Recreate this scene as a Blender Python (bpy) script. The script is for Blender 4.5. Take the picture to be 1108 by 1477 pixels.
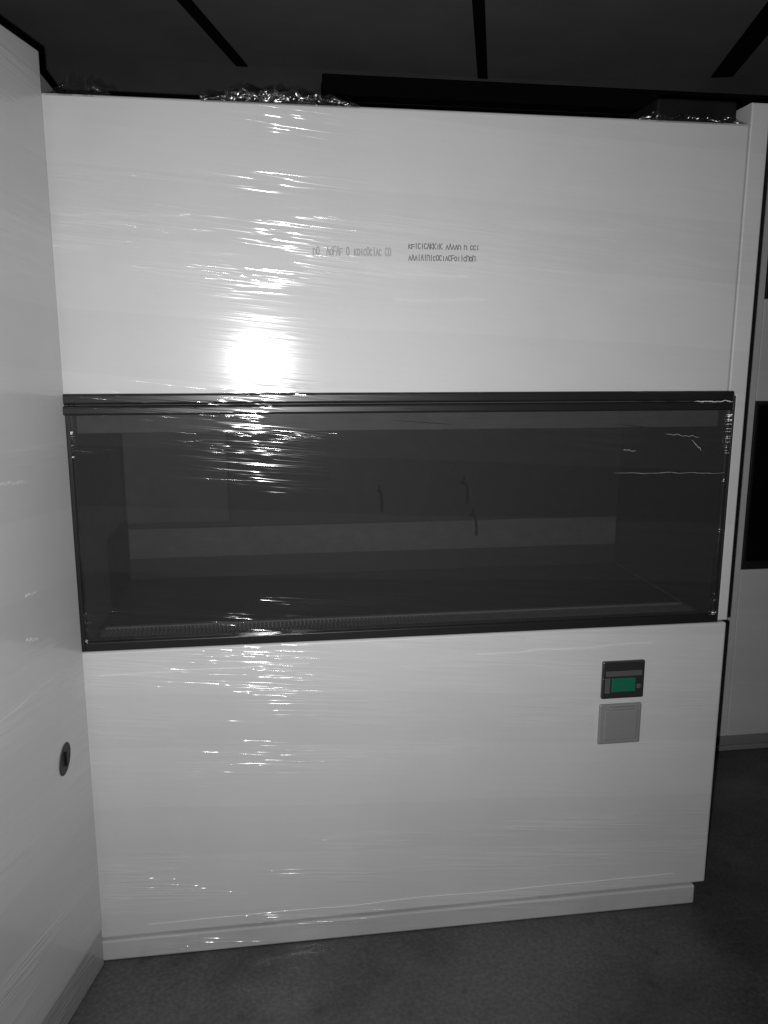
import bpy, bmesh, math, random
from mathutils import Vector, Matrix, noise

for o in list(bpy.data.objects):
    bpy.data.objects.remove(o, do_unlink=True)
scene = bpy.context.scene
col = scene.collection
random.seed(7)
R = math.radians

# ------------------------------------------------------------------ camera
CAM = Vector((0.4185, -1.7979, 1.4384))
YAW, PITCH, ROLL = 0.1416, 0.1896, 0.0013
cd = bpy.data.cameras.new('camera')
cam = bpy.data.objects.new('camera', cd)
col.objects.link(cam)
fwd = Vector((math.sin(YAW) * math.cos(PITCH), math.cos(YAW) * math.cos(PITCH), -math.sin(PITCH)))
rgt = fwd.cross(Vector((0, 0, 1))).normalized()
upv = rgt.cross(fwd)
r2 = rgt * math.cos(ROLL) + upv * math.sin(ROLL)
u2 = -rgt * math.sin(ROLL) + upv * math.cos(ROLL)
m = Matrix((r2, u2, -fwd)).transposed().to_4x4()
m.translation = CAM
cam.matrix_world = m
cd.sensor_fit = 'VERTICAL'
cd.sensor_height = 36.0
cd.lens = 36.0 * 1166.47 / 1477.0
cd.clip_start = 0.02
cd.clip_end = 60.0
scene.camera = cam

# ------------------------------------------------------------------ light: dark room, the camera's own flash
world = bpy.data.worlds.new('World')
scene.world = world
world.use_nodes = True
bg = world.node_tree.nodes['Background']
bg.inputs[0].default_value = (1, 1, 1, 1)
bg.inputs[1].default_value = 0.004
ld = bpy.data.lights.new('camera_flash', 'AREA')
ld.shape = 'DISK'
ld.size = 0.011
ld.energy = 13.8
ld.spread = R(130)
ld.color = (1.0, 1.0, 1.0)
flash = bpy.data.objects.new('camera_flash', ld)
col.objects.link(flash)
fm = m.copy()
fm.translation = CAM + r2 * -0.030 + u2 * -0.018 + fwd * 0.004
flash.matrix_world = fm
scene.view_settings.view_transform = 'Standard'
scene.view_settings.look = 'None'
scene.view_settings.exposure = 0.0
scene.view_settings.gamma = 1.0
scene.view_settings.use_curve_mapping = False
scene.render.engine = 'CYCLES'
scene.cycles.use_denoising = True
scene.cycles.max_bounces = 5
scene.cycles.transparent_max_bounces = 12
scene.cycles.caustics_reflective = False
scene.cycles.sample_clamp_indirect = 4.0


# ------------------------------------------------------------------ materials
class NT:
    def __init__(s, name):
        s.m = bpy.data.materials.new(name)
        s.m.use_nodes = True
        s.t = s.m.node_tree
        s.t.nodes.clear()
        s.out = s.t.nodes.new('ShaderNodeOutputMaterial')

    def n(s, typ, **kw):
        k = s.t.nodes.new('ShaderNode' + typ)
        for a, b in kw.items():
            setattr(k, a, b)
        return k

    def l(s, a, b):
        s.t.links.new(a, b)

    def math(s, op, a, b=None, c=None, clamp=False):
        k = s.n('Math', operation=op, use_clamp=clamp)
        for i, v in enumerate((a, b, c)):
            if v is None:
                continue
            if hasattr(v, 'default_value'):
                s.l(v, k.inputs[i])
            else:
                k.inputs[i].default_value = v
        return k.outputs[0]

    def noise(s, vec, scale, detail=3.0, rough=0.55, dist=0.0):
        k = s.n('TexNoise')
        s.l(vec, k.inputs['Vector'])
        k.inputs['Scale'].default_value = scale
        k.inputs['Detail'].default_value = detail
        k.inputs['Roughness'].default_value = rough
        k.inputs['Distortion'].default_value = dist
        return k.outputs['Fac']

    def ramp(s, fac, lo, hi, a=0.0, b=1.0):
        k = s.n('MapRange', interpolation_type='SMOOTHSTEP')
        s.l(fac, k.inputs['Value'])
        k.inputs['From Min'].default_value = lo
        k.inputs['From Max'].default_value = hi
        k.inputs['To Min'].default_value = a
        k.inputs['To Max'].default_value = b
        return k.outputs['Result']


def wrinkle(nt, amount=1.0):
    """height (metres) of the taut stretch film: long, nearly level creases with slack patches"""
    tc = nt.n('TexCoord')
    sp = nt.n('SeparateXYZ')
    nt.l(tc.outputs['Object'], sp.inputs[0])
    u = nt.math('ADD', sp.outputs['X'], sp.outputs['Y'])
    z = sp.outputs['Z']

    def vec(su, sz, tilt=0.0, off=0.0):
        c = nt.n('CombineXYZ')
        nt.l(nt.math('MULTIPLY_ADD', u, su, off), c.inputs[0])
        zz = nt.math('MULTIPLY_ADD', u, tilt, z)
        nt.l(nt.math('MULTIPLY', zz, sz), c.inputs[2])
        c.inputs[1].default_value = off * 1.7
        return c.outputs[0]

    # overlapping turns of film: slack bands at certain heights, broken up along their length
    ramp = nt.n('ValToRGB')
    nt.l(nt.math('MULTIPLY', z, 0.5), ramp.inputs[0])
    cr = ramp.color_ramp
    cr.interpolation = 'EASE'
    stops = [(0.0, .5), (0.05, 1.5), (0.11, .12), (0.21, 1.25), (0.26, 1.25), (0.30, .15), (0.42, .12), (0.50, .75), (0.62, .55), (0.72, .75), (0.76, .85), (0.81, .15),
             (0.86, .35), (0.93, .10), (1.03, .16), (1.06, .06), (1.20, .12), (1.26, .75), (1.345, .95), (1.375, .22), (1.40, .02), (1.55, .05), (1.615, .70), (1.71, .75), (1.76, .10),
             (1.81, .45), (1.84, .10), (1.93, .30), (2.0, .8)]
    while len(cr.elements) < len(stops):
        cr.elements.new(0.5)
    for e_, (p_, v_) in zip(cr.elements, stops):
        e_.position = p_ * 0.5
        e_.color = (v_, v_, v_, 1)
    pn = nt.ramp(nt.noise(vec(3.2, 18.0, 0.06, 3.1), 1.0, 2.0), 0.36, 0.66)
    patch = nt.math('MULTIPLY', ramp.outputs[0], pn)
    n1 = nt.noise(vec(2.3, 62.0, 0.095, 0.0), 1.0, 2.5, 0.55, 0.1)
    n2 = nt.noise(vec(4.6, 150.0, 0.08, 5.0), 1.0, 1.5, 0.5, 0.05)
    n3 = nt.noise(vec(1.6, 11.0, 0.03, 9.0), 1.0, 1.0)
    crease = nt.math('POWER', nt.math('SUBTRACT', 1.0, nt.math('ABSOLUTE', nt.math('MULTIPLY_ADD', n1, 2.0, -1.0))), 7.0)
    h = nt.math('MULTIPLY', crease, nt.math('MULTIPLY_ADD', patch, 0.0026, 0.00003))
    h = nt.math('ADD', h, nt.math('MULTIPLY', n2, nt.math('MULTIPLY_ADD', patch, 0.0008, 0.000012)))
    h = nt.math('ADD', h, nt.math('MULTIPLY', n3, 0.00022))
    h = nt.math('MULTIPLY', h, amount)
    b = nt.n('Bump')
    b.inputs['Strength'].default_value = 1.0
    b.inputs['Distance'].default_value = 1.0
    nt.l(h, b.inputs['Height'])
    # turns of film overlap: alternate belts hold one more layer, and creases scatter a little more light
    belt = nt.math('FRACT', nt.math('DIVIDE', nt.math('ADD', nt.math('MULTIPLY_ADD', u, 0.055, z), nt.math('MULTIPLY', n3, 0.02)), 0.283))
    layer = nt.math('MULTIPLY', nt.math('GREATER_THAN', belt, 0.46), 0.035)
    haze_ = nt.math('ADD', layer, nt.math('MULTIPLY', crease, nt.math('MULTIPLY_ADD', patch, 0.07, 0.012)))
    return b.outputs['Normal'], patch, tc.outputs['Object'], h, haze_


def film_paint(name, colour, rough=0.5, amount=1.0, coat=1.0, coat_rough=0.118, dirt=0.06, metal=0.0, spec=0.35):
    nt = NT(name)
    nrm, patch, obj, h, haze_ = wrinkle(nt, amount)
    p = nt.n('BsdfPrincipled')
    d1 = nt.noise(obj, 2.3, 5.0, 0.6)
    d2 = nt.noise(obj, 38.0, 4.0, 0.6)
    v = nt.math('ADD', nt.ramp(d1, 0.35, 0.7, 1.0, 1.0 - dirt), nt.ramp(d2, 0.58, 0.8, 0.0, -dirt * 0.7))
    v = nt.math('ADD', v, nt.math('SUBTRACT', haze_, 0.03))
    mx = nt.n('VectorMath', operation='SCALE')
    mx.inputs[0].default_value = colour
    nt.l(v, mx.inputs['Scale'])
    nt.l(mx.outputs[0], p.inputs['Base Color'])
    p.inputs['Roughness'].default_value = rough
    p.inputs['Metallic'].default_value = metal
    p.inputs['Specular IOR Level'].default_value = spec
    p.inputs['Coat Weight'].default_value = coat
    p.inputs['Coat Roughness'].default_value = coat_rough
    p.inputs['Coat IOR'].default_value = 1.5
    nt.l(nrm, p.inputs['Coat Normal'])
    b2 = nt.n('Bump')
    b2.inputs['Strength'].default_value = 0.2
    b2.inputs['Distance'].default_value = 1.0
    nt.l(h, b2.inputs['Height'])
    nt.l(b2.outputs[0], p.inputs['Normal'])
    nt.l(p.outputs[0], nt.out.inputs[0])
    return nt.m


def film_glass(name, tint=0.58, haze=0.07, amount=1.0):
    """dark safety glass under the same stretch film"""
    nt = NT(name)
    nrm, patch, obj, h, haze_ = wrinkle(nt, amount)
    tr = nt.n('BsdfTransparent')
    tr.inputs[0].default_value = (tint, tint, tint, 1)
    df = nt.n('BsdfDiffuse')
    df.inputs[0].default_value = (0.36, 0.36, 0.36, 1)
    mx = nt.n('MixShader')
    nt.l(nt.math('MULTIPLY_ADD', haze_, haze * 4.0, haze * 0.7), mx.inputs[0])
    nt.l(tr.outputs[0], mx.inputs[1])
    nt.l(df.outputs[0], mx.inputs[2])
    gl = nt.n('BsdfGlossy')
    gl.inputs['Roughness'].default_value = 0.10
    nt.l(nrm, gl.inputs['Normal'])
    fr = nt.n('Fresnel')
    fr.inputs[0].default_value = 1.45
    nt.l(nrm, fr.inputs['Normal'])
    m2 = nt.n('MixShader')
    nt.l(fr.outputs[0], m2.inputs[0])
    nt.l(mx.outputs[0], m2.inputs[1])
    nt.l(gl.outputs[0], m2.inputs[2])
    nt.l(m2.outputs[0], nt.out.inputs[0])
    return nt.m


def loose_film(name):
    nt = NT(name)
    tr = nt.n('BsdfTransparent')
    tr.inputs[0].default_value = (0.98, 0.98, 0.98, 1)
    gl = nt.n('BsdfGlossy')
    gl.inputs['Roughness'].default_value = 0.2
    m2 = nt.n('MixShader')
    m2.inputs[0].default_value = 0.22
    nt.l(tr.outputs[0], m2.inputs[1])
    nt.l(gl.outputs[0], m2.inputs[2])
    nt.l(m2.outputs[0], nt.out.inputs[0])
    return nt.m


def plain(name, colour, rough=0.5, var=0.12, scale=14.0, metal=0.0, bump=0.0, spec=0.5):
    nt = NT(name)
    tc = nt.n('TexCoord')
    p = nt.n('BsdfPrincipled')
    f = nt.noise(tc.outputs['Object'], scale, 5.0, 0.6)
    v = nt.ramp(f, 0.3, 0.7, 1.0 - var, 1.0 + var)
    mx = nt.n('VectorMath', operation='SCALE')
    mx.inputs[0].default_value = colour
    nt.l(v, mx.inputs['Scale'])
    nt.l(mx.outputs[0], p.inputs['Base Color'])
    p.inputs['Roughness'].default_value = rough
    p.inputs['Metallic'].default_value = metal
    p.inputs['Specular IOR Level'].default_value = spec
    if bump:
        b = nt.n('Bump')
        b.inputs['Strength'].default_value = 0.6
        b.inputs['Distance'].default_value = bump
        nt.l(nt.noise(tc.outputs['Object'], scale * 12, 4.0), b.inputs['Height'])
        nt.l(b.outputs[0], p.inputs['Normal'])
    nt.l(p.outputs[0], nt.out.inputs[0])
    return nt.m


def floor_material():
    nt = NT('floor_vinyl')
    tc = nt.n('TexCoord')
    o = tc.outputs['Object']
    p = nt.n('BsdfPrincipled')
    a = nt.ramp(nt.noise(o, 1.5, 6.0, 0.65), 0.32, 0.68, 0.6, 1.4)
    b = nt.ramp(nt.noise(o, 95.0, 3.0, 0.6), 0.35, 0.7, 0.8, 1.2)
    c = nt.ramp(nt.noise(o, 17.0, 3.0, 0.6), 0.58, 0.74, 1.0, 0.72)
    sv = nt.n('Mapping')
    nt.l(o, sv.inputs[0])
    sv.inputs['Scale'].default_value = (3.0, 34.0, 1.0)
    sv.inputs['Rotation'].default_value = (0, 0, 0.5)
    sc_ = nt.ramp(nt.noise(sv.outputs[0], 1.0, 4.0, 0.7, 0.6), 0.66, 0.74, 1.0, 1.5)
    v = nt.math('MULTIPLY', nt.math('MULTIPLY', nt.math('MULTIPLY', a, b), c), sc_)
    mx = nt.n('VectorMath', operation='SCALE')
    mx.inputs[0].default_value = (0.07, 0.07, 0.07)
    nt.l(v, mx.inputs['Scale'])
    nt.l(mx.outputs[0], p.inputs['Base Color'])
    nt.l(nt.ramp(nt.noise(o, 5.0, 4.0), 0.3, 0.7, 0.3, 0.55), p.inputs['Roughness'])
    bm_ = nt.n('Bump')
    bm_.inputs['Strength'].default_value = 0.5
    bm_.inputs['Distance'].default_value = 0.001
    nt.l(nt.noise(o, 220.0, 3.0), bm_.inputs['Height'])
    nt.l(bm_.outputs[0], p.inputs['Normal'])
    nt.l(p.outputs[0], nt.out.inputs[0])
    return nt.m


M = dict(
    white=film_paint('white_steel_under_film', (0.66, 0.66, 0.66)),
    greywhite=film_paint('pale_grey_steel_under_film', (0.58, 0.58, 0.58), dirt=0.15),
    falloff_grey=film_paint('grey_falloff_foot', (0.44, 0.44, 0.44), dirt=0.2),  # white panel's foot, greyed to paint in the flash falloff
    calm=film_paint('white_post_under_film', (0.66, 0.66, 0.66), amount=0.2),
    side=film_paint('white_side_under_film', (0.66, 0.66, 0.66), amount=0.8),
    black=film_paint('black_frame_under_film', (0.018, 0.018, 0.018), rough=0.35, dirt=0.2),
    frame=film_paint('black_window_frame', (0.018, 0.018, 0.018), rough=0.4, dirt=0.2, amount=0.15),
    plate=film_paint('grey_plate_under_film', (0.26, 0.26, 0.26), rough=0.5, amount=0.6),
    bezel=film_paint('dark_bezel_under_film', (0.03, 0.03, 0.03), rough=0.4, amount=0.6),
    midbezel=film_paint('grey_bezel_under_film', (0.10, 0.10, 0.10), rough=0.5, amount=0.6),
    green=film_paint('green_display_under_film', (0.014, 0.15, 0.085), rough=0.4, amount=0.5, dirt=0.1),
    glass=film_glass('tinted_glass_under_film'),
    darkglass=film_glass('black_glass_under_film', tint=0.25, haze=0.012),
    fold_glint=film_paint('film_fold_glint', (0.78, 0.78, 0.78), rough=0.35, amount=0.4),
    film=loose_film('stretch_film'),
    steel=plain('brushed_steel', (0.5, 0.5, 0.5), 0.5, 0.1, 30.0, metal=0.1),
    msteel=plain('grey_steel', (0.36, 0.36, 0.36), 0.5, 0.15, 6.0, metal=0.1),
    latch=plain('dark_grey_plastic', (0.05, 0.05, 0.05), 0.6, 0.15),
    psteel=plain('pale_steel', (0.75, 0.75, 0.75), 0.5, 0.1, 30.0),
    dsteel=plain('dull_steel', (0.16, 0.16, 0.16), 0.5, 0.12, 20.0, metal=0.3),
    rubber=plain('black_plastic', (0.008, 0.008, 0.008), 0.7, 0.2, spec=0.2),
    ink=plain('grey_black_ink', (0.16, 0.16, 0.16), 0.6, 0.1),
    paleink=plain('pale_grey_ink', (0.38, 0.38, 0.38), 0.6, 0.1),
    floor=floor_material(),
    ceil=plain('grey_ceiling_board', (0.23, 0.23, 0.23), 0.85, 0.12, 2.5, bump=0.001),
    gap=plain('dull_black', (0.006, 0.006, 0.006), 0.95, 0.1, spec=0.1),
    wall=plain('dark_grey_wall', (0.08, 0.08, 0.08), 0.85, 0.15, 3.0, bump=0.001),
)


# ------------------------------------------------------------------ helpers
def link(name, bm, mat, parent=None, smooth=False):
    me = bpy.data.meshes.new(name)
    bm.to_mesh(me)
    bm.free()
    me.materials.append(mat)
    o = bpy.data.objects.new(name, me)
    col.objects.link(o)
    if parent:
        o.parent = parent
    if smooth:
        for p in me.polygons:
            p.use_smooth = True
    return o


def add_box(bm, x0, x1, y0, y1, z0, z1, bevel=0.0, seg=2):
    vs = [bm.verts.new((x, y, z)) for x in (x0, x1) for y in (y0, y1) for z in (z0, z1)]
    idx = ((0, 1, 3, 2), (4, 6, 7, 5), (0, 4, 5, 1), (2, 3, 7, 6), (0, 2, 6, 4), (1, 5, 7, 3))
    fs = [bm.faces.new([vs[i] for i in f]) for f in idx]
    if bevel:
        es = list({e for f in fs for e in f.edges})
        bmesh.ops.bevel(bm, geom=es, offset=bevel, segments=seg, profile=0.5, affect='EDGES', clamp_overlap=True)


def box(name, x0, x1, y0, y1, z0, z1, mat, parent=None, bevel=0.0, seg=2):
    bm = bmesh.new()
    add_box(bm, x0, x1, y0, y1, z0, z1, bevel, seg)
    bmesh.ops.recalc_face_normals(bm, faces=bm.faces)
    return link(name, bm, mat, parent)


def frame_mesh(name, x0, x1, y0, y1, z0, z1, w, mat, parent, bevel=0.002):
    """a hollow rectangular frame in the x-z plane; w = (left, right, bottom, top)"""
    bm = bmesh.new()
    l_, r_, b_, t_ = w
    add_box(bm, x0, x0 + l_, y0, y1, z0, z1, bevel)
    add_box(bm, x1 - r_, x1, y0, y1, z0, z1, bevel)
    add_box(bm, x0 + l_ + 0.0003, x1 - r_ - 0.0003, y0 + 0.0004, y1, z0, z0 + b_, bevel)
    add_box(bm, x0 + l_ + 0.0003, x1 - r_ - 0.0003, y0 + 0.0004, y1, z1 - t_, z1, bevel)
    bmesh.ops.recalc_face_normals(bm, faces=bm.faces)
    return link(name, bm, mat, parent)


def empty(name, loc, rz=0.0, label=None, cat=None, group=None):
    e = bpy.data.objects.new(name, None)
    e.empty_display_size = 0.1
    col.objects.link(e)
    e.location = loc
    e.rotation_euler = (0, 0, rz)
    if label:
        e['label'] = label
    if cat:
        e['category'] = cat
    if group:
        e['group'] = group
    return e


def tube(bm, pts, rad, n=8):
    rings = []
    for i, p in enumerate(pts):
        p = Vector(p)
        a = Vector(pts[max(i - 1, 0)])
        b = Vector(pts[min(i + 1, len(pts) - 1)])
        t = (b - a).normalized()
        s = t.cross(Vector((0.31, 0.2, 0.93)))
        s.normalize()
        w = t.cross(s)
        rings.append([bm.verts.new(p + (s * math.cos(2 * math.pi * k / n) + w * math.sin(2 * math.pi * k / n)) * rad) for k in range(n)])
    for i in range(len(rings) - 1):
        for k in range(n):
            bm.faces.new((rings[i][k], rings[i][(k + 1) % n], rings[i + 1][(k + 1) % n], rings[i + 1][k]))
    bm.faces.new(rings[0][::-1])
    bm.faces.new(rings[-1])


# ------------------------------------------------------------------ setting
bm = bmesh.new()
add_box(bm, -4, 6, -4, 1.9, -0.05, 0.0)
fl = link('floor', bm, M['floor'])
fl['kind'] = 'structure'
wl = box('rear_wall', -4, 6, 1.56, 1.7, 0.002, 2.62, M['wall'])
wl['kind'] = 'structure'
ce = box('ceiling', -4, 6, -4, 1.9, 2.63, 2.7, M['gap'])
ce['kind'] = 'structure'
CA = R(16.0)
cdir = Vector((math.sin(CA), math.cos(CA), 0))
cnor = Vector((math.cos(CA), -math.sin(CA), 0))


def offs(x, y):
    return Vector((x, y, 0)).dot(cnor)


seams = [(offs(0.28, 1.24), 0.036), (offs(1.18, 1.18), 0.034), (offs(2.09, 1.05), 0.075)]
pitch_ = seams[1][0] - seams[0][0]
edges = [(seams[0][0] - 2 * pitch_, 0.036), (seams[0][0] - 1.35 * pitch_, 0.036)] + seams + [(seams[2][0] + pitch_, 0.036), (seams[2][0] + 2 * pitch_, 0.036)]
for i in range(len(edges) - 1):
    a = edges[i][0] + edges[i][1] / 2
    b = edges[i + 1][0] - edges[i + 1][1] / 2
    bm = bmesh.new()
    add_box(bm, a, b, -3.2, 1.9, 2.50, 2.53, 0.003, 1)
    bmesh.ops.recalc_face_normals(bm, faces=bm.faces)
    rot = Matrix((cnor, cdir, Vector((0, 0, 1)))).transposed()
    for v in bm.verts:
        v.co = rot @ v.co
    geom = bm.verts[:] + bm.edges[:] + bm.faces[:]
    bmesh.ops.bisect_plane(bm, geom=geom, plane_co=(0, 1.5, 0), plane_no=(0, 1, 0), clear_outer=True)
    bmesh.ops.holes_fill(bm, edges=[e for e in bm.edges if e.is_boundary])
    link('ceiling_panel', bm, M['ceil'], ce)
for c_, w_ in edges:
    bm = bmesh.new()
    add_box(bm, c_ - w_ / 2 - 0.002, c_ + w_ / 2 + 0.002, -3.2, 1.9, 2.494, 2.4985)
    for v in bm.verts:
        v.co = rot @ v.co
    bmesh.ops.bisect_plane(bm, geom=bm.verts[:] + bm.edges[:] + bm.faces[:], plane_co=(0, 1.5, 0), plane_no=(0, 1, 0), clear_outer=True)
    bmesh.ops.holes_fill(bm, edges=[e for e in bm.edges if e.is_boundary])
    bmesh.ops.recalc_face_normals(bm, faces=bm.faces)
    link('joint_strip', bm, M['gap'], ce)

# black trunking high on the wall behind the cabinet
tr_ = empty('cable_trunking', (1.6, 1.5, 2.36), 0, 'black cable trunking running along the dark wall behind the cabinet top', 'trunking')
box('channel', -0.95, 1.2, -0.03, 0.055, 0.045, 0.105, M['gap'], tr_, 0.004)
box('cover', -0.952, 1.202, -0.044, -0.031, 0.04, 0.112, M['gap'], tr_, 0.004)

# ------------------------------------------------------------------ the wrapped cabinet
W = 1.544
cab = empty('safety_cabinet', (0, 0, 0), 0, 'wide white laboratory cabinet with dark glass window, wrapped in clear stretch film', 'cabinet')
XL = -0.062
D = 0.74
# hood: upper white front, its top edge rounded, returning to the back as the top sheet
bm = bmesh.new()
add_box(bm, XL + 0.047, 1.499, 0.0, 0.028, 1.352, 1.95, 0.006, 3)
add_box(bm, XL + 0.047, 1.499, 0.0285, D, 1.925, 1.942, 0.0)
bmesh.ops.recalc_face_normals(bm, faces=bm.faces)
hood = link('hood_panel', bm, M['white'], cab)
# cheeks standing a little taller than the hood
def cheek(outer, inner, inner_window):
    bm = bmesh.new()
    prof = [(outer, 0.792), (inner_window, 0.792), (inner_window, 1.351), (inner, 1.351), (inner, 1.994), (outer, 1.994)]
    fa = [bm.verts.new((x, 0.0005, z)) for x, z in prof]
    ba = [bm.verts.new((x, D, z)) for x, z in prof]
    bm.faces.new(fa)
    bm.faces.new(ba[::-1])
    for k in range(6):
        bm.faces.new((fa[k], ba[k], ba[(k + 1) % 6], fa[(k + 1) % 6]))
    bmesh.ops.recalc_face_normals(bm, faces=bm.faces)
    es = [e for e in bm.edges if all(abs(v.co.y - 0.0005) < 1e-6 for v in e.verts)]
    bmesh.ops.bevel(bm, geom=es, offset=0.003, segments=2, profile=0.5, affect='EDGES')
    return link('side_panel', bm, M['calm'], cab)


cheek(W, 1.5, 1.517)
cheek(XL, XL + 0.046, XL + 0.03)
box('back_panel', XL + 0.046, 1.4995, D - 0.02, D - 0.002, 0.06, 1.924, M['dsteel'], cab)
# lower front and body
bm = bmesh.new()
add_box(bm, XL, W, 0.0, 0.03, 0.059, 0.786, 0.006, 3)
bmesh.ops.recalc_face_normals(bm, faces=bm.faces)
lower = link('lower_panel', bm, M['white'], cab)
box('body_side', XL + 0.001, XL + 0.02, 0.031, D, 0.06, 0.785, M['white'], cab)
box('body_side', W - 0.02, W - 0.001, 0.031, D, 0.06, 0.785, M['white'], cab)
box('plinth', XL + 0.02, W - 0.03, -0.003, D - 0.02, 0.001, 0.054, M['greywhite'], cab, 0.004, 2)
# window: black rail on top, slim black frame, dark glass
fr = frame_mesh('window_frame', XL + 0.034, 1.514, -0.007, 0.03, 0.79, 1.349, (0.03, 0.005, 0.02, 0.006), M['frame'], cab, 0.0015)
glass = box('glass_pane', XL + 0.0645, 1.5085, 0.006, 0.011, 0.8105, 1.3425, M['glass'], cab)
rail = box('sash_rail', XL + 0.016, 1.502, -0.022, -0.0075, 1.316, 1.336, M['black'], cab, 0.005, 3)
box('grip_strip', XL + 0.014, 1.504, -0.018, -0.008, 1.3385, 1.3615, M['black'], rail, 0.005, 3)

# chamber behind the glass
CH = 0.60
box('chamber_back', -0.008, 1.5155, CH, CH + 0.01, 0.78, 1.36, M['dsteel'], cab)
box('chamber_side', -0.008, 0.001, 0.034, CH - 0.001, 0.792, 1.345, M['steel'], cab)
box('chamber_side', 1.509, 1.5155, 0.034, CH - 0.001, 0.792, 1.345, M['dsteel'], cab)
box('chamber_roof', 0.002, 1.508, 0.034, CH - 0.001, 1.344, 1.35, M['dsteel'], cab)
wt = box('worktop', 0.002, 1.508, 0.145, CH - 0.002, 0.776, 0.79, M['dsteel'], cab, 0.002)
bm = bmesh.new()
add_box(bm, 0.018, 1.49, 0.036, 0.05, 0.78, 0.80, 0.002)
add_box(bm, 0.018, 1.49, 0.128, 0.142, 0.78, 0.80, 0.002)
n = 150
for i in range(n + 1):
    x = 0.018 + 1.472 * i / n
    add_box(bm, max(x - 0.0033, 0.0181), min(x + 0.0033, 1.4899), 0.0505, 0.1275, 0.785, 0.797)
bmesh.ops.recalc_face_normals(bm, faces=bm.faces)
link('front_grille', bm, M['psteel'], cab)
# pale splash strip low on the back wall, with clips
st = box('rear_baffle', 0.002, 1.50, CH - 0.022, CH - 0.002, 0.855, 0.945, M['steel'], cab, 0.004)
for x in (0.36, 0.62, 0.70, 0.98):
    box('clip', x, x + 0.012, CH - 0.027, CH - 0.0225, 0.885, 0.925, M['steel'], st, 0.001)
# pale cover plate on the back wall and the valance behind the top of the glass
box('rear_cover', 0.004, 0.30, CH - 0.03, CH - 0.002, 0.96, 1.335, M['msteel'], cab, 0.006)
box('valance', 0.002, 1.507, 0.05, 0.056, 1.272, 1.343, M['steel'], cab, 0.002)
# small service taps on the back wall
for x, z in ((0.742, 1.01), (1.00, 1.03), (1.03, 0.93)):
    bm = bmesh.new()
    tube(bm, [(x, CH - 0.001, z + 0.03), (x, CH - 0.05, z + 0.034), (x, CH - 0.072, z + 0.026), (x, CH - 0.08, z), (x, CH - 0.08, z - 0.02)], 0.0042)
    tube(bm, [(x, CH - 0.035, z + 0.03), (x, CH - 0.035, z + 0.052)], 0.003)
    bmesh.ops.recalc_face_normals(bm, faces=bm.faces)
    link('service_tap', bm, M['rubber'], cab, True)
# dark upright on the chamber's left wall
box('dark_upright', 0.002, 0.018, 0.30, 0.52, 0.80, 0.98, M['rubber'], cab, 0.004)

# printed marks on the hood: a pale mark, then two short lines of small dark characters
def marks(name, x0, x1, z0, z1, count, mat, thick, seed, gap=0.28):
    rng = random.Random(seed)
    bm = bmesh.new()
    w = (x1 - x0) / count
    hgt = z1 - z0
    lay = 0

    def stroke(a, b):
        nonlocal lay
        a, b = Vector((a[0], 0, a[1])), Vector((b[0], 0, b[1]))
        t = (b - a).normalized() * thick * 0.5
        nn = Vector((-t.z, 0, t.x))
        lay += 1
        y = -0.0003 - 0.00002 * (lay % 9)
        q = [a - t + nn, a - t - nn, b + t - nn, b + t + nn]
        f0 = [bm.verts.new((p.x, y, p.z)) for p in q]
        f1 = [bm.verts.new((p.x, -0.00005, p.z)) for p in q]
        bm.faces.new(f0)
        for k in range(4):
            bm.faces.new((f0[k], f1[k], f1[(k + 1) % 4], f0[(k + 1) % 4]))

    for i in range(count):
        if rng.random() < 0.07:
            continue
        a = x0 + i * w
        b = a + w * (1 - gap)
        top = z1 if rng.random() < 0.5 else z1 - hgt * 0.22
        c = (a + b) / 2
        md = (z0 + top) / 2
        kind = rng.randint(0, 6)
        if kind == 0:
            pts = [(c + (b - c) * math.cos(v), md + (top - md) * math.sin(v)) for v in [0.7 + 0.7 * k for k in range(8)]]
            segs = list(zip(pts[:-1], pts[1:]))
        elif kind == 1:
            segs = [((a, z0), (c, top)), ((c, top), (b, z0))]
        elif kind == 2:
            segs = [((a, z0), (a, top)), ((a, top), (b, top - hgt * .15)), ((b, top - hgt * .15), (b, z0))]
        elif kind == 3:
            segs = [((c, z0), (c, top))]
        elif kind == 4:
            pts = [(c + (b - c) * math.cos(v), md + (top - md) * math.sin(v)) for v in [0.785 * k for k in range(9)]]
            segs = list(zip(pts[:-1], pts[1:]))
        elif kind == 5:
            segs = [((a, top), (b, top)), ((a, md), (b, md)), ((a, z0), (a, top))]
        else:
            segs = [((a, z0), (a, top)), ((a, md), (b, top)), ((a, md), (b, z0))]
        for sa, sb in segs:
            stroke(sa, sb)
    bmesh.ops.recalc_face_normals(bm, faces=bm.faces)
    o = link(name, bm, mat, hood)
    o['kind'] = 'stuff'
    return o


marks('printed_logo', 0.522, 0.60, 1.652, 1.669, 11, M['paleink'], 0.0022, 3, 0.2)
marks('printed_logo', 0.61, 0.69, 1.652, 1.669, 12, M['paleink'], 0.0022, 11, 0.2)
marks('printed_line', 0.728, 0.885, 1.668, 1.6795, 23, M['ink'], 0.0018, 5, 0.2)
marks('printed_line', 0.728, 0.877, 1.644, 1.6555, 22, M['ink'], 0.0018, 8, 0.2)

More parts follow.
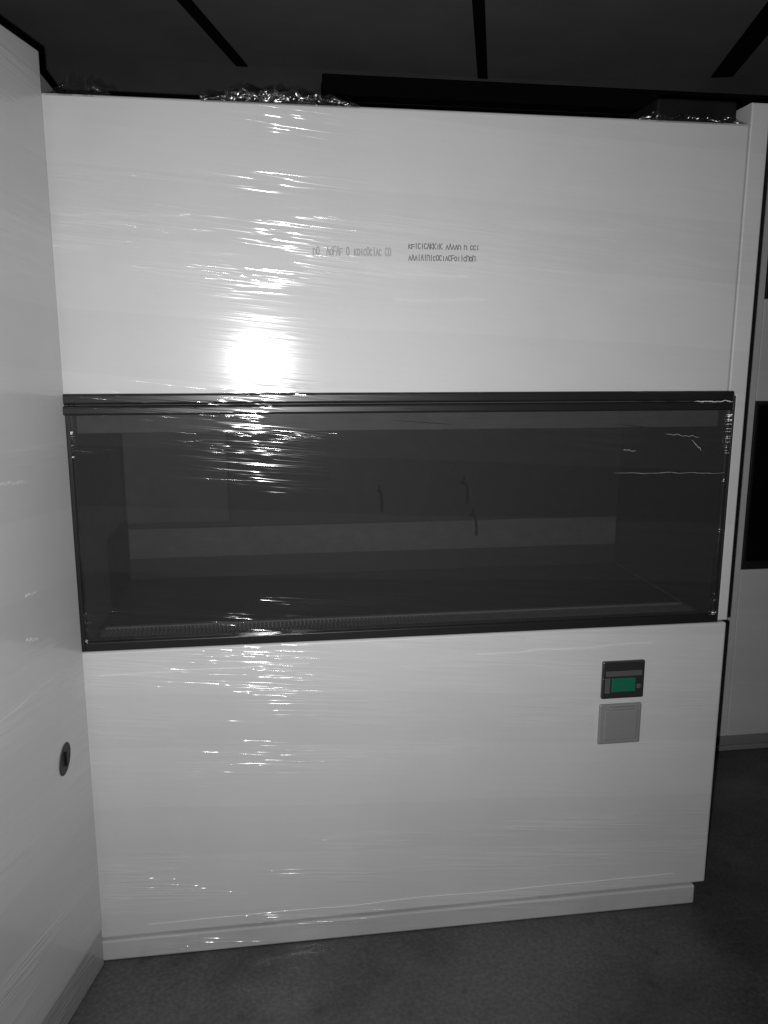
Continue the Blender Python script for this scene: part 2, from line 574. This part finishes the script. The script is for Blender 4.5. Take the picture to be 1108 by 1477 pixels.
# display module and socket plate on the lower panel
box('display_module', 1.218, 1.328, -0.012, -0.0005, 0.604, 0.702, M['bezel'], cab, 0.004)
dm = bpy.data.objects['display_module']
box('label_strip', 1.226, 1.32, -0.0145, -0.0122, 0.664, 0.678, M['midbezel'], dm, 0.001)
box('screen', 1.242, 1.304, -0.0145, -0.0122, 0.623, 0.659, M['green'], dm, 0.0015)
box('button', 1.307, 1.318, -0.0155, -0.0122, 0.63, 0.642, M['midbezel'], dm, 0.002)
box('side_bar', 1.225, 1.238, -0.0145, -0.0122, 0.62, 0.66, M['midbezel'], dm, 0.001)
sp = box('socket_plate', 1.216, 1.327, -0.010, -0.0005, 0.482, 0.589, M['plate'], cab, 0.004)
box('socket_cover', 1.228, 1.315, -0.016, -0.0102, 0.496, 0.575, M['plate'], sp, 0.004)
box('cover_hinge', 1.24, 1.303, -0.019, -0.0102, 0.5765, 0.5835, M['plate'], sp, 0.0025)

# black fan housing on top, right end
fh = box('fan_housing', 1.30, 1.494, 0.05, 0.26, 1.943, 2.01, M['rubber'], cab, 0.006)


# film gathered over the top edge
def crumple(name, x0, x1, zt, nx, nz, seed, parent, y0=0.004, lean=0.05, amp=0.014):
    bm = bmesh.new()
    g = []
    for i in range(nx + 1):
        f = i / nx
        rowv = []
        env = min(1.0, 6 * f, 6 * (1 - f)) * (0.45 + 0.9 * abs(noise.noise(Vector((f * 6 + seed * 3, 4, 0)))))
        hh = (zt - 1.938) * env * (0.65 + 0.7 * abs(noise.noise(Vector((f * 9 + seed, 0, 0)))))
        for j in range(nz + 1):
            t = j / nz
            p = Vector(((x0 + (x1 - x0) * f) * 26, t * 4.2, seed))
            dx = noise.noise(p * 1.3) * amp
            dy = noise.noise(p * 1.1 + Vector((5, 3, 1))) * amp * 2.0 + noise.noise(p * 3.1) * amp * 0.5
            dz = noise.noise(p * 1.7 + Vector((1, 9, 4))) * amp * 0.9
            yy = y0 + lean * t + dy * min(1.0, t * 2 + 0.1)
            zz = 1.951 + hh * t + dz * min(1, t * 2)
            if j == 0:
                yy, zz = y0 - 0.006, 1.944
            rowv.append(bm.verts.new((x0 + (x1 - x0) * f + dx, yy, zz)))
        g.append(rowv)
    for i in range(nx):
        for j in range(nz):
            bm.faces.new((g[i][j], g[i + 1][j], g[i + 1][j + 1], g[i][j + 1]))
    return link(name, bm, M['film'], parent, True)


crumple('gathered_film', 0.30, 0.62, 1.990, 120, 14, 2.0, cab, 0.002, 0.012, 0.011)
crumple('gathered_film', 0.33, 0.53, 1.995, 80, 14, 7.3, cab, 0.012, 0.015, 0.014)
crumple('gathered_film', 1.24, 1.49, 1.978, 60, 8, 12.1, cab, 0.004, 0.02, 0.010)
crumple('gathered_film', 0.0, 0.12, 2.0, 24, 6, 21.0, cab, 0.004, 0.03, 0.008)


def fold_glint(x0, z0, x1, z1, y, w, seed, parent, side=False):
    """a thin uneven pale ribbon"""
    bm = bmesh.new()
    n_ = 60
    prev = None
    for k in range(n_ + 1):
        t = k / n_
        q = Vector((t * 7 + seed, seed * 1.3, 0))
        x = x0 + (x1 - x0) * t
        z = z0 + (z1 - z0) * t + 0.004 * noise.noise(q) + 0.0004 * noise.noise(q * 4)
        ww = w * (0.35 + 0.9 * abs(noise.noise(q * 2.3))) * min(1.0, 8 * t + 0.1, 8 * (1 - t) + 0.1)
        yy = y - 0.0006 * abs(noise.noise(q * 3))
        ring = [bm.verts.new(c) for c in ((x, y + 0.0006, z - ww), (x, yy - 0.0006, z), (x, y + 0.0006, z + ww))]
        if prev:
            for c in range(2):
                bm.faces.new((prev[c], ring[c], ring[c + 1], prev[c + 1]))
        prev = ring
    if side:
        for v in bm.verts:
            v.co = Vector((-v.co.y, v.co.x, v.co.z))
    bmesh.ops.recalc_face_normals(bm, faces=bm.faces)
    return link('film_fold_glint', bm, M['fold_glint'], parent, True)


for a in ((0.01, 1.722, 0.27, 1.726, -0.0008, 0.0018, 1.0), (0.01, 1.706, 0.16, 1.709, -0.0008, 0.0012, 2.0),
          (0.50, 1.618, 0.86, 1.612, -0.0008, 0.0012, 3.0), (0.70, 1.56, 0.90, 1.563, -0.0008, 0.0010, 4.0)):
    fold_glint(*a, hood)
for a in ((0.02, 0.728, 0.50, 0.735, -0.0008, 0.0014, 5.0), (0.9, 0.735, 1.35, 0.742, -0.0008, 0.0012, 6.0),
          (0.10, 0.088, 1.45, 0.094, -0.0008, 0.0013, 7.0)):
    fold_glint(*a, lower)
for a in ((1.22, 1.170, 1.50, 1.166, -0.0085, 0.0006, 9.0), (1.34, 1.262, 1.43, 1.252, -0.0085, 0.0007, 10.0), (1.41, 1.245, 1.435, 1.222, -0.0085, 0.0008, 11.0),
          (1.24, 1.225, 1.27, 1.222, -0.0085, 0.0007, 12.0)):
    fold_glint(*a, fr)  # pale ribbons over the window, coloured to paint glints on the film
fold_glint(1.40, 1.3370, 1.50, 1.3372, -0.0225, 0.0022, 13.0, rail)  # bright glint at the rail's end, painted as a pale ribbon

# ------------------------------------------------------------------ cabinet on the left, its side turned to us
LA = R(-14.0)
left = empty('storage_cabinet', (-0.004, -0.012, 0), LA, 'tall white film-wrapped cabinet side with small dark latch, at the left picture edge', 'cabinet')
# local: side face in the plane x = 0, running towards -y
lp = box('side_panel', -0.022, 0.0, -1.0, 0.0, 0.10, 2.02, M['side'], left, 0.003)
box('top_panel', -0.6, -0.0225, -1.0, -0.001, 2.0, 2.019, M['side'], left, 0.002)
box('back_panel', -0.6, -0.0225, -0.02, -0.001, 0.06, 1.9995, M['side'], left)
box('plinth', -0.58, -0.0015, -0.999, -0.001, 0.001, 0.0985, M['falloff_grey'], left, 0.003)  # foot of the side, coloured darker in place of light falloff
# recessed oval latch
bm = bmesh.new()
N = 28
cz, cy, ry, rz = 0.594, -0.112, 0.021, 0.030
rings = []
for (rad, dx) in ((1.12, 0.0005), (1.1, 0.002), (1.0, 0.0025), (0.85, 0.001), (0.0, 0.0008)):
    if rad == 0:
        rings.append([bm.verts.new((dx, cy, cz))])
        continue
    rings.append([bm.verts.new((dx, cy + ry * rad * math.cos(a) + 0.25 * rz * rad * math.sin(a), cz + rz * rad * math.sin(a))) for a in [2 * math.pi * k / N for k in range(N)]])
for i in range(3):
    for k in range(N):
        bm.faces.new((rings[i][k], rings[i][(k + 1) % N], rings[i + 1][(k + 1) % N], rings[i + 1][k]))
for k in range(N):
    bm.faces.new((rings[3][k], rings[3][(k + 1) % N], rings[4][0]))
bmesh.ops.recalc_face_normals(bm, faces=bm.faces)
lt = link('latch', bm, M['latch'], left, True)
box('key_slot', 0.0012, 0.005, cy - 0.003, cy + 0.003, cz - 0.016, cz + 0.016, M['rubber'], lt, 0.001)

for a in ((-0.26, 1.21, -0.16, 1.20, -0.0008, 0.005, 3.3), (-0.21, 0.985, -0.165, 0.98, -0.0008, 0.0035, 4.4), (-0.22, 0.90, -0.175, 0.885, -0.0008, 0.005, 5.5),
          (-0.9, 1.56, -0.02, 1.60, -0.0008, 0.0012, 6.6), (-0.9, 0.76, -0.02, 0.79, -0.0008, 0.0012, 7.7)):
    fold_glint(*a, lp, True)  # short ribbons paint film glints in pale colour; long ones are film edges

# ------------------------------------------------------------------ cabinet behind on the right
rc = empty('display_cabinet', (1.935, 0.80, 0), 0, 'tall white cabinet with black glass panes standing farther back beside the wrapped one', 'cabinet')
X0 = 2.082 - 1.935
X1 = 1.30
box('stile', 0, X0 - 0.001, 0, 0.02, 0.05, 2.16, M['side'], rc, 0.003)
box('stile', X1 + 0.001, X1 + 0.12, 0, 0.02, 0.05, 2.16, M['side'], rc, 0.003)
box('lower_panel', X0, X1, 0.0005, 0.02, 0.05, 0.69, M['side'], rc, 0.003)
box('middle_panel', X0, X1, 0.0005, 0.02, 1.29, 1.632, M['side'], rc, 0.003)
box('top_panel', X0, X1, 0.0005, 0.02, 2.10, 2.16, M['side'], rc, 0.003)
bm = bmesh.new()
add_box(bm, 0.0, 0.02, 0.021, 0.6, 0.05, 2.16)
add_box(bm, X1 + 0.1, X1 + 0.12, 0.021, 0.6, 0.05, 2.16)
add_box(bm, 0.021, X1 + 0.099, 0.021, 0.6, 2.14, 2.159)
add_box(bm, 0.021, X1 + 0.099, 0.58, 0.6, 0.05, 2.139)
bmesh.ops.recalc_face_normals(bm, faces=bm.faces)
link('carcass', bm, M['dsteel'], rc)
for z0, z1 in ((0.692, 1.288), (1.634, 2.098)):
    f = frame_mesh('window_frame', X0, X1, -0.004, 0.018, z0, z1, (0.012, 0.012, 0.03, 0.012), M['black'], rc)
    box('glass_pane', X0 + 0.0125, X1 - 0.0125, 0.006, 0.01, z0 + 0.0305, z1 - 0.0125, M['darkglass'], f)
box('plinth', 0.01, X1 + 0.11, 0.02, 0.58, 0.001, 0.045, M['plate'], rc)
box('kick_strip', 0.0, X1 + 0.12, -0.02, -0.006, 0.001, 0.02, M['plate'], rc, 0.003)
